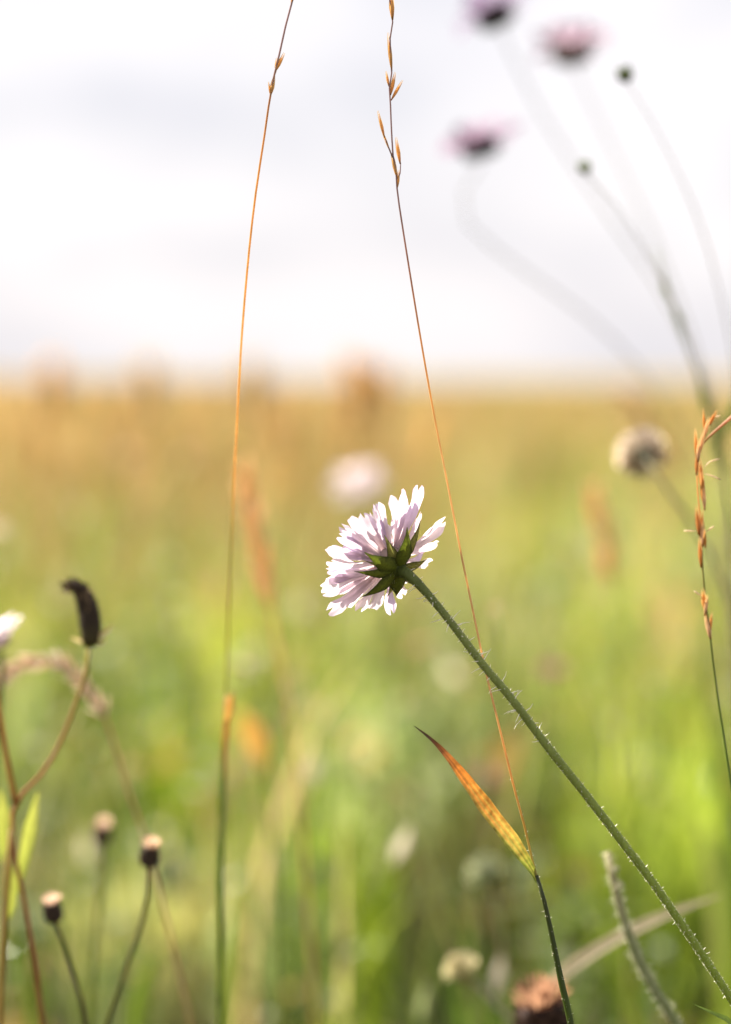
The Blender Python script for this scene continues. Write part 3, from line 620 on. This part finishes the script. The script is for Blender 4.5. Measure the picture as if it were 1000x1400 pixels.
# ------------------------------------------------------------------ dry knapweed buds
def bud_plant(name, label, cx, cy, d, ax_px, r_px, stem, c_cap, c_body, rng, cap=1.0, cat='bud', group=None, ln=2.2):
    """dark scaly egg of a bud with a pale shaving-brush top"""
    k = K * d; up = (P(cx + ax_px[0], cy - ax_px[1], d) - P(cx, cy, d)).normalized(); up = (up - F_ * .15).normalized()
    r = r_px * k; A = P(cx, cy, d); path = to_ground([A + up * r * .1] + [P(*q) for q in stem], .2)
    t = thing(name, path[-1], label, cat, group)
    MB().tube(cat_rom(path, 36), [(0, .0008), (1, .0012)], [(0, (0.10, .09, .03)), (.3, (0.08, .09, .02)), (1, (0.09, .12, .03))], 7).build('stem', M['stem'], t)
    H = r * ln; x, y = frame(up)
    b = MB().spindle(A, A + up * H, [(0, r * .35), (.15, r * .85), (.4, r), (.7, r * .88), (.92, r * .75), (1, r * .6)], c_body, 12, 9).build('bud', M['dark'], t)
    for row in range(4):
        for j in range(8):
            an = 2 * math.pi * (j + .5 * (row % 2)) / 8; dd = x * math.cos(an) + y * math.sin(an); z = H * (.12 + .2 * row); rr = r * (0.9, 1.0, .98, .9)[row]
            b_ = A + up * z + dd * rr; t_ = A + up * (z + H * .3) + dd * rr * 1.06
            MB().blade([b_, b_.lerp(t_, .5) + dd * r * .1, t_], [(0, r * .22), (.5, r * .3), (1, r * .04)], dd, lambda t, u: lerp(c_body, c_cap, .12 * t), 3, -.2).build('scale', M['dark'], b)
    cp = MB()
    for j in range(70):
        an = rng.uniform(0, 6.283); q = math.sqrt(rng.random()); dd = x * math.cos(an) + y * math.sin(an)
        b_ = A + up * H * .92 + dd * r * .6 * q; t_ = A + up * (H + r * cap * rng.uniform(.7, 1.1) * (1.15 - .5 * q * q)) + dd * r * 1.25 * q
        cp.blade([b_, b_.lerp(t_, .5), t_], [(0, r * .06), (.6, r * .09), (1, r * .05)], (dd * q + up * .2 - F_ * .5).normalized(), lambda t, u: c_cap, 2, 0)
    tag(cp.build('tuft', M['petal'], t), kind='stuff')
    return t
krng = random.Random(21)
TAN, DK = (0.62, 0.45, 0.34), (0.030, 0.018, 0.012)
bud_plant('knapweed_bud', 'dry brown bud with pale tan top, largest of the three, beside the thin arching stalk', 203, 1186, .84, (5, 40), 13.5, [(204, 1200, .84), (200, 1242, .84), (178, 1308, .84), (148, 1395, .84), (142, 1420, .84)], TAN, DK, krng, cat='bud')
bud_plant('knapweed_bud', 'dry brown bud with pale pinkish top, lowest of the three buds', 76, 1262, .84, (-8, 40), 13, [(82, 1275, .84), (97, 1318, .84), (110, 1365, .84), (118, 1410, .84)], (0.64, .47, .38), DK, krng)
bud_plant('knapweed_bud', 'dry bud with dull pink top, faint and blurred behind the other two buds', 139, 1155, 1.0, (3, 40), 12, [(139, 1172, 1.0), (136, 1240, 1.0), (128, 1320, 1.0), (122, 1410, 1.0)], (0.70, .52, .42), (0.06, .035, .02), krng)
bud_plant('knapweed', 'rusty brown withered flower head low down where the pale dead leaf meets the grass sheath', 746, 1425, .86, (-6, 40), 37, [(750, 1445, .86), (756, 1500, .86)], (0.36, .20, .13), (0.030, .015, .010), krng, cap=.9, cat='flower head', ln=1.5)

# arching pale grass head behind the hooked bud
D = .92
t, s_, _ = culm('nodding_grass', 'pale drooping grass head arching over behind the hooked bud', [(-14, 945, D - .02), (10, 920, D - .01), (45, 905, D), (85, 908, D), (112, 932, D), (140, 972, D), (160, 1030, D), (178, 1088, D), (195, 1135, D), (218, 1220, D), (240, 1310, D), (262, 1410, D)], [(0, .0004), (.3, .0006), (1, .001)], [(0, (0.5, .3, .2)), (.3, (0.5, .32, .2)), (.5, (0.30, .26, .07)), (1, (0.14, .17, .04))], lean=.2)
arng = random.Random(4)
hp = cat_rom([P(*q) for q in [(-14, 945, D - .02), (10, 920, D - .01), (45, 905, D), (85, 908, D), (112, 932, D), (144, 980, D)]], 24)
for i in range(24):
    for s2 in (-1, 1):
        p = hp[i]; d = (hp[max(i - 1, 0)] - hp[min(i + 1, 23)]).normalized(); sd_ = d.cross(F_).normalized() * s2
        tip = p + (d * .8 + sd_ * arng.uniform(.3, .7) + F_ * arng.uniform(-.4, .4)).normalized() * arng.uniform(.005, .008)
        MB().spindle(p, tip, [(0, .0003), (.4, .0009), (.8, .0005), (1, .0001)], [(0, (0.70, .54, .40)), (1, (0.82, .70, .58))], 5, 5).build('spikelet', M['straw'], t)

# ------------------------------------------------------------------ scabious plants out of focus
frng = random.Random(77)
PINK, CORE = (0.55, 0.30, 0.40), (0.14, 0.07, 0.09)
MST = (0.26, 0.22, 0.15)
simple_scabious('scabious', P(682, 34, 1.23), (R_ * -.35 + U_ * .9 + F_ * .1).normalized(), .0225, [P(693, 58, 1.23), P(735, 145, 1.23), (P(790, 232, 1.23)), P(850, 318, 1.22), P(900, 390, 1.21), P(945, 480, 1.19), P(985, 590, 1.18), P(1010, 720, 1.18), P(1025, 900, 1.18)],
                'dark mauve scabious against the sky, tallest of its clump', 'flower', frng, (0.20, .15, .25), (0.06, .045, .06), 'blurred scabious against the sky', c_stem=MST, stem_r=.0004)
simple_scabious('scabious', P(784, 84, 1.25), (R_ * -.15 + U_ * .85 + F_ * -.4).normalized(), .0235, [P(790, 100, 1.25), P(832, 190, 1.25), P(880, 292, 1.24), P(922, 398, 1.23), P(958, 500, 1.22), P(985, 610, 1.21), P(1004, 760, 1.21), P(1012, 960, 1.21)],
                'pink scabious with a tan centre against the sky, beside the dark green bud', 'flower', frng, (0.40, .30, .40), (0.15, .11, .05), 'blurred scabious against the sky', c_stem=MST, stem_r=.0004, dome=.6)
simple_scabious('scabious', P(660, 214, 1.21), (R_ * -.25 + U_ * .95 + F_ * -.05).normalized(), .0225, [P(652, 232, 1.21), P(634, 262, 1.21), P(632, 295, 1.21), P(680, 342, 1.21), P(758, 398, 1.21), P(830, 455, 1.21), P(900, 535, 1.21), P(952, 625, 1.21), P(990, 740, 1.21), P(1008, 900, 1.21)],
                'pink dark hearted scabious on a crooked stem, lowest flower against the sky', 'flower', frng, (0.28, .20, .30), (0.05, .03, .045), 'blurred scabious against the sky', c_stem=MST, stem_r=.0004)
def green_bud(label, cx, cy, d, r_px, stem, colr, group):
    k = K * d; r = r_px * k; A = P(cx, cy, d); up = (R_ * -.3 + U_ * .9).normalized()
    path = to_ground([A - up * r] + [P(*q) for q in stem], .2); t = thing('scabious_bud', path[-1], label, 'bud', group)
    MB().tube(cat_rom(path, 36), [(0, .0002), (1, .0006)], MST, 6).build('stem', M['stem'], t)
    MB().spindle(A - up * r, A + up * r * .9, [(0, r * .3), (.25, r * .85), (.5, r), (.8, r * .7), (1, r * .25)], colr, 12, 9).build('bud', M['dark'], t)
    x, y = frame(up)
    for j in range(8):
        an = 2 * math.pi * j / 8; dd = x * math.cos(an) + y * math.sin(an)
        MB().blade(cat_rom([A - up * r * .8 + dd * r * .5, A + dd * r * 1.05, A + up * r * 1.2 + dd * r * .9], 6), [(0, r * .2), (.4, r * .3), (1, r * .04)], dd, lambda t, u: tuple(c * 1.3 for c in colr), 3, -.2).build('bract', M['bract'], t)
green_bud('dark green round bud against the sky beside the tan centred scabious', 855, 102, 0.92, 11, [(870, 128, 0.92), (905, 190, 0.93), (950, 285, 0.94), (985, 400, 0.95), (1012, 560, 0.96), (1028, 800, 0.96)], (0.045, .065, .008), 'blurred scabious against the sky')
green_bud('small pale green bud against the sky below the two upper scabious', 800, 229, 0.93, 9, [(815, 245, 0.93), (860, 305, 0.93), (915, 400, 0.92), (955, 505, 0.92), (985, 640, 0.92), (1003, 820, 0.92)], (0.11, .14, .05), 'blurred scabious against the sky')
# a leafy stalk crossing the clump
D = 1.0
path = to_ground([P(898, 340, D), P(908, 378, D), P(922, 420, D), P(940, 470, D), P(962, 530, D), P(984, 610, D), P(1000, 720, D), P(1010, 900, D)], .2)
t = thing('leafy_stalk', path[-1], 'green leafy stalk rising among the blurred scabious stems', 'plant')
MB().tube(cat_rom(path, 40), [(0, .0003), (.2, .0005), (1, .001)], (0.16, .18, .06), 6).build('stem', M['stem'], t)
for pp, wd in (([(918, 412), (910, 395), (905, 376)], .0010), ([(920, 418), (930, 440), (936, 468)], .0014), ([(975, 575), (962, 540), (955, 500)], .0020), ([(990, 650), (978, 600), (972, 545)], .0024), ([(985, 600), (1000, 570), (1012, 530)], .0024)):
    MB().blade(cat_rom([P(*q, D) for q in pp], 8), [(0, wd * .4), (.4, wd), (1, wd * .1)], -F_, lambda t, u: (0.11, .15, .03), 5, .3).build('leaf', M['leaf'], t)

# ------------------------------------------------------------------ seed head, pale heads, far blossoms, leaf glints shaped as blossoms
def seed_head(label, cx, cy, d, r_px, axis, stem, c_br, c_core, rng, nb=260, core=.5, stem_c=(0.30, .28, .14), group=None):
    k = K * d; r = r_px * k; A = P(cx, cy, d); path = to_ground([A - axis * r * .1] + [P(*q) for q in stem], .2)
    t = thing('seed_head', path[-1], label, 'seed head', group)
    MB().tube(cat_rom(path, 36), [(0, .0008), (1, .0013)], stem_c, 6).build('stem', M['stem'], t)
    m_ = MB(); head_core(m_, A - axis * r * .75, axis, r * core, r * 1.15, c_core); m_.build('core', M['dark'], t)
    x, y = frame(axis); b = MB()
    for j in range(nb):
        an = rng.uniform(0, 6.283); el = rng.uniform(.0, 1.5); dd = (x * math.cos(an) + y * math.sin(an)) * math.cos(el) + axis * math.sin(el)
        q = A + dd * r * .35; e_ = A + dd * r * rng.uniform(.85, 1.08); s2 = dd.orthogonal().normalized()
        b.blade([q, q.lerp(e_, .6), e_], [(0, r * .02), (.7, r * .06), (1, r * .09)], (dd.orthogonal() + F_ * .3).normalized(), lambda t, u: c_br, 2, 0)
    tag(b.build('bristles', M['petal'], t), kind='stuff')
    return t
srng = random.Random(31)
seed_head('fluffy pale seed head with a dark base facing forward, beside the brown spike', 879, 622, 1.0, 37, (R_ * -.25 + U_ * .35 + F_ * .9).normalized(), [(890, 638, .985), (906, 660, .985), (950, 720, .99), (990, 800, 1.0), (1008, 900, 1.0)], (0.64, .55, .47), (0.05, .05, .025), srng, nb=420, core=.34, stem_c=(0.34, .30, .20))
seed_head('whitish green head with fine rays on a pale stalk near the rusty brown flower head', 632, 1328, .96, 26, (R_ * -.5 + U_ * .8 - F_ * .2).normalized(), [(646, 1340, .96), (672, 1370, .96), (705, 1400, .96), (740, 1450, .96)], (0.58, .52, .34), (0.28, .27, .09), srng, 150, stem_c=(0.36, .34, .24))
seed_head('rounded pale green head with dark green heart behind the orange flag leaf', 664, 1194, 1.12, 26, (R_ * -.3 + U_ * .75 + F_ * .5).normalized(), [(672, 1215, 1.12), (684, 1265, 1.12), (692, 1340, 1.12), (700, 1420, 1.12)], (0.40, .42, .28), (0.07, .12, .05), srng, 170, core=.3)

simple_scabious('scabious', P(0, 886, .88), (R_ * -.5 + U_ * .85 + F_ * -.1).normalized(), .0125, [P(4, 902, .88), P(0, 960, .88), P(-8, 1060, .88), P(-16, 1200, .88)], 'white scabious half cut off above the pale drooping grass head', 'flower', frng, (0.82, .74, .80), (0.6, .5, .55), npet=36)
def far_flower(label, cx, cy, d, r_px, colr, core, group='small blurred blossoms in the meadow', name='meadow_flower', npet=14):
    k = K * d; r = r_px * k
    return simple_scabious(name, P(cx, cy, d), (R_ * frng.uniform(-.4, .3) + U_ * .8 + F_ * frng.uniform(-.5, .1)).normalized(), r, [P(cx + 3, cy + 50, d), P(cx + frng.uniform(-15, 15), cy + 160, d)], label, 'flower', frng, colr, core, group, .0008, npet, (0.16, .19, .06), pw=.45)
simple_scabious('scabious', P(493, 672, 1.75), (R_ * -.1 + U_ * .75 + F_ * -.65).normalized(), .0205, [P(497, 720, 1.75), P(505, 800, 1.75), P(512, 900, 1.75)], 'large white blurred scabious just above the sharp lilac one', 'flower', frng, (0.80, .72, .76), (0.7, .6, .62), None, .0006, 26, (0.2, .22, .08), pw=.4)
far_flower('pale pink blossom beside the left culm just above its orange ligule', 333, 915, 1.35, 15, (0.72, .56, .50), (0.6, .45, .38))
far_flower('tiny pale peach blossom between the fine orange culm and the brown spike', 677, 834, 1.12, 8, (0.70, .50, .36), (0.6, .42, .28))
far_flower('rosy pink blossom above the slanting hairy stem', 754, 924, 1.55, 26, (0.40, .20, .22), (0.34, .2, .18))
far_flower('cream blossom left of the hooked bud and higher than it', -4, 730, 1.5, 18, (0.74, .62, .52), (0.6, .5, .4))
far_flower('dull rose blossom behind the flag leaf and the fine orange culm', 660, 1070, 1.5, 26, (0.36, .22, .19), (0.3, .2, .15))
far_flower('pale tan blossom near the horizon above the hooked bud', 176, 628, 3.2, 14, (0.60, .44, .32), (0.5, .38, .26))
far_flower('pale cream blossom near the horizon beside the left culm', 254, 632, 3.2, 13, (0.60, .50, .32), (0.5, .4, .28))
far_flower('dusty pink blossom low behind the slim orange seed grass', 575, 890, 1.7, 20, (0.44, .27, .16), (0.4, .26, .15))
far_flower('whitish leaf glint shaped as a blossom at the foot of the bright green grass', 485, 1305, 1.35, 13, (0.34, .37, .26), (0.3, .33, .22))  # flower added where light glints off a leaf
far_flower('pale green leaf glint shaped as a blossom nearly at the ground beside the whitish one', 452, 1372, 1.35, 13, (0.36, .38, .25), (0.3, .33, .2))  # another added flower standing in for a leaf glint
far_flower('greyish green leaf glint shaped as a blossom among the three dry buds', 160, 1268, 1.3, 13, (0.30, .34, .24), (0.28, .3, .22))  # added disc of petals in place of a glint on a leaf
far_flower('greyish pale blossom beside the orange blurred leaf', 492, 1030, 1.7, 16, (0.46, .46, .34), (0.4, .4, .3))
far_flower('tiny pale leaf glint shaped as a blossom at ground level between sheath and other glints', 368, 1392, 1.3, 11, (0.45, .46, .36), (0.4, .4, .3))  # also a leaf glint, put in as a pale flower

# ------------------------------------------------------------------ orange seed grasses out of focus
def seed_grass(label, pxs, d, head_n, hw, c_h, c_s, rng, lean=.15, group='orange seed grasses out of focus', hl=.014, sw=.0009):
    pp = [P(q[0], q[1], d) for q in pxs]; path = to_ground(pp, lean)
    t = thing('seed_grass', path[-1], label, 'grass stem', group)
    MB().tube(cat_rom(path, 30), [(0, sw * .4), (1, sw)], [(0, c_h), (.2, c_s), (1, (0.2, .2, .05))], 5).build('stem', M['straw'], t)
    hp = cat_rom(pp[:3], head_n)
    for i, p in enumerate(hp):
        dr = (hp[max(i - 1, 0)] - hp[min(i + 1, head_n - 1)]).normalized()
        for s2 in (-1, 1):
            sd_ = dr.cross(F_).normalized() * s2
            tip = p + (dr + sd_ * rng.uniform(.15, .6) + F_ * rng.uniform(-.5, .5)).normalized() * hl * rng.uniform(.7, 1.2)
            MB().spindle(p, tip, [(0, hw * .3), (.4, hw), (.8, hw * .5), (1, hw * .1)], c_h, 5, 5).build('spikelet', M['straw'], t)
    return t
grng = random.Random(13)
OG = (0.84, .60, .32)
seed_grass('peach seed grass leaning behind the left culm', [(337, 655), (350, 730), (370, 830), (392, 950), (408, 1070), (418, 1200)], 1.12, 16, .0016, (0.84, .60, .32), (0.72, .52, .24), grng, sw=.0014, hl=.011)
seed_grass('slim orange seed grass between the scabious and the brown spike', [(815, 680), (826, 740), (836, 800), (842, 900), (846, 1000)], 1.4, 13, .0020, OG, (0.34, .28, .08), grng)
seed_grass('orange tuft of seed grass bending at the horizon left of the fluffy seed head', [(862, 545), (892, 590), (930, 650), (968, 760), (985, 900)], 1.7, 14, .0022, (0.70, .50, .26), (0.5, .4, .16), grng)
for label, x0, y0, d in (('straw plume rising over the horizon, farthest from the orange culms', 72, 519, 3.6), ('broad straw plume rising over the horizon beside the left culm', 205, 516, 3.6), ('olive straw plume on the horizon right behind the left culm', 346, 514, 3.4), ('orange plume on the horizon between the two tall culms', 486, 520, 3.2), ('short straw plume on the horizon near the fine orange culm', 520, 524, 3.6)):
    c = (0.84, .60, .28) if 'orange' in label else (0.78, .60, .32)
    for_r = seed_grass(label, [(x0, y0), (x0 + 2, y0 + 30), (x0 + 4, y0 + 62), (x0 + 8, y0 + 180)], d, 34, .0060, c, (0.44, .36, .16), grng, group='straw plumes on the horizon', hl=.034, sw=.0016)

# ------------------------------------------------------------------ single leaves
def leaf_thing(label, pp, d, wd, colf, foot_lean=.2, nrm=None, name='grass_leaf', prof=None):
    """a blade whose last given point is its lower end, carried on into the soil"""
    pts = to_ground([P(q[0], q[1], d + (q[2] if len(q) > 2 else 0)) for q in pp], foot_lean); n = len(pp); f = (n - 1) / (len(pts) - 1)
    tot = sum((pts[i + 1] - pts[i]).length for i in range(len(pts) - 1)); vis = sum((pts[i + 1] - pts[i]).length for i in range(n - 1)) / tot
    t = thing(name, pts[-1], label, 'leaf')
    MB().blade(cat_rom(pts, 40), [(vis * q[0], wd * q[1]) for q in prof] if prof else [(0, .0001), (vis * .3, wd * .8), (vis * .65, wd), (vis, wd * .7), (1, wd * .5)], nrm or -F_, lambda t, u: colf(t / vis, u), 5, .3).build('leaf_blade', M['leaf'], t)
    return t
leaf_thing('orange yellow leaf tip blurred beside the left culm sheath', [(334, 972), (345, 998), (356, 1028), (364, 1060), (370, 1110), (372, 1200)], 1.25, .0060, lambda t, u: lerp((0.66, .36, .08), (0.12, .15, .04), min(1, max(0, t - .22) * 5)), prof=[(0, .05), (.12, 1), (.25, .9), (.36, .25), (1, .15)])
leaf_thing('long pale dead blade slanting behind the hairy stems', [(990, 1224), (930, 1243), (850, 1279), (790, 1316), (752, 1346), (725, 1385), (712, 1430)], .90, .0023, lambda t, u: (0.50, .42, .27), .1, (-F_ + U_ * .5).normalized())
leaf_thing('small sharp green leaf tip in the low corner beside the scabious stem', [(950, 1374), (968, 1381), (985, 1389), (1003, 1399), (1030, 1425)], .712, .0008, lambda t, u: (0.10, .15, .03), .3)
leaf_thing('broad bright green blade standing behind the brown spike', [(960, 925), (972, 985), (984, 1050), (992, 1120), (998, 1230), (1000, 1380)], 1.35, .0048, lambda t, u: (0.13, .19, .02))
leaf_thing('yellowish broad blade behind the foot of the slanting hairy stem', [(945, 1090), (966, 1150), (980, 1220), (988, 1300), (992, 1400)], 1.5, .0055, lambda t, u: (0.26, .29, .07))
leaf_thing('bright yellow green blade below the sharp scabious', [(478, 1120), (490, 1170), (500, 1230), (506, 1300), (508, 1400)], 1.5, .0062, lambda t, u: (0.16, .22, .012))
leaf_thing('bright green blade bent towards the brown gap next to the one below the scabious', [(560, 1160), (548, 1185), (534, 1240), (526, 1320), (522, 1400)], 1.55, .0060, lambda t, u: (0.14, .20, .015))
leaf_thing('soft yellow green blade at the foot of the left culm', [(344, 1175), (334, 1230), (322, 1310), (314, 1400)], 1.15, .0038, lambda t, u: (0.20, .24, .04))
leaf_thing('wide bright blade low among the three dry buds', [(215, 1300), (202, 1340), (190, 1380), (184, 1420)], 1.15, .0045, lambda t, u: (0.13, .19, .02))

# hairy broken stalk with a twin in front of the dead blade
D = .81
path = to_ground([P(831, 1166, D), P(836, 1190, D), (P(846, 1232, D)), P(858, 1272, D), P(876, 1318, D), P(903, 1366, D), P(930, 1408, D)], .25)
t = thing('hairy_stalk', path[-1], 'blurred grey green hairy stalk with a blunt broken top', 'plant')
sp = cat_rom(path, 50); s_ = MB().tube(sp, [(0, .0011), (.06, .0015), (1, .0019)], [(0, (0.36, .32, .18)), (.08, (0.26, .29, .14)), (.4, (0.20, .26, .08)), (1, (0.14, .19, .04))], 10).build('stem', M['stem'], t)
hm = MB(); hairs(hm, sp[:30], .0014, 6000, .0008, .0024, rng, (0.85, .83, .72), .00006); tag(hm.build('hairs', M['hair'], s_), kind='stuff')
for pp in ([(836, 1192), (842, 1186), (847, 1190)], [(842, 1215), (849, 1208), (853, 1214)], [(835, 1180), (830, 1172), (827, 1176)]):
    MB().blade(cat_rom([P(*q, D - .002) for q in pp], 6), [(0, .0004), (.5, .0009), (1, .0003)], -F_, lambda t, u: (0.5, .48, .32), 3, .3).build('scale', M['leaf'], t)
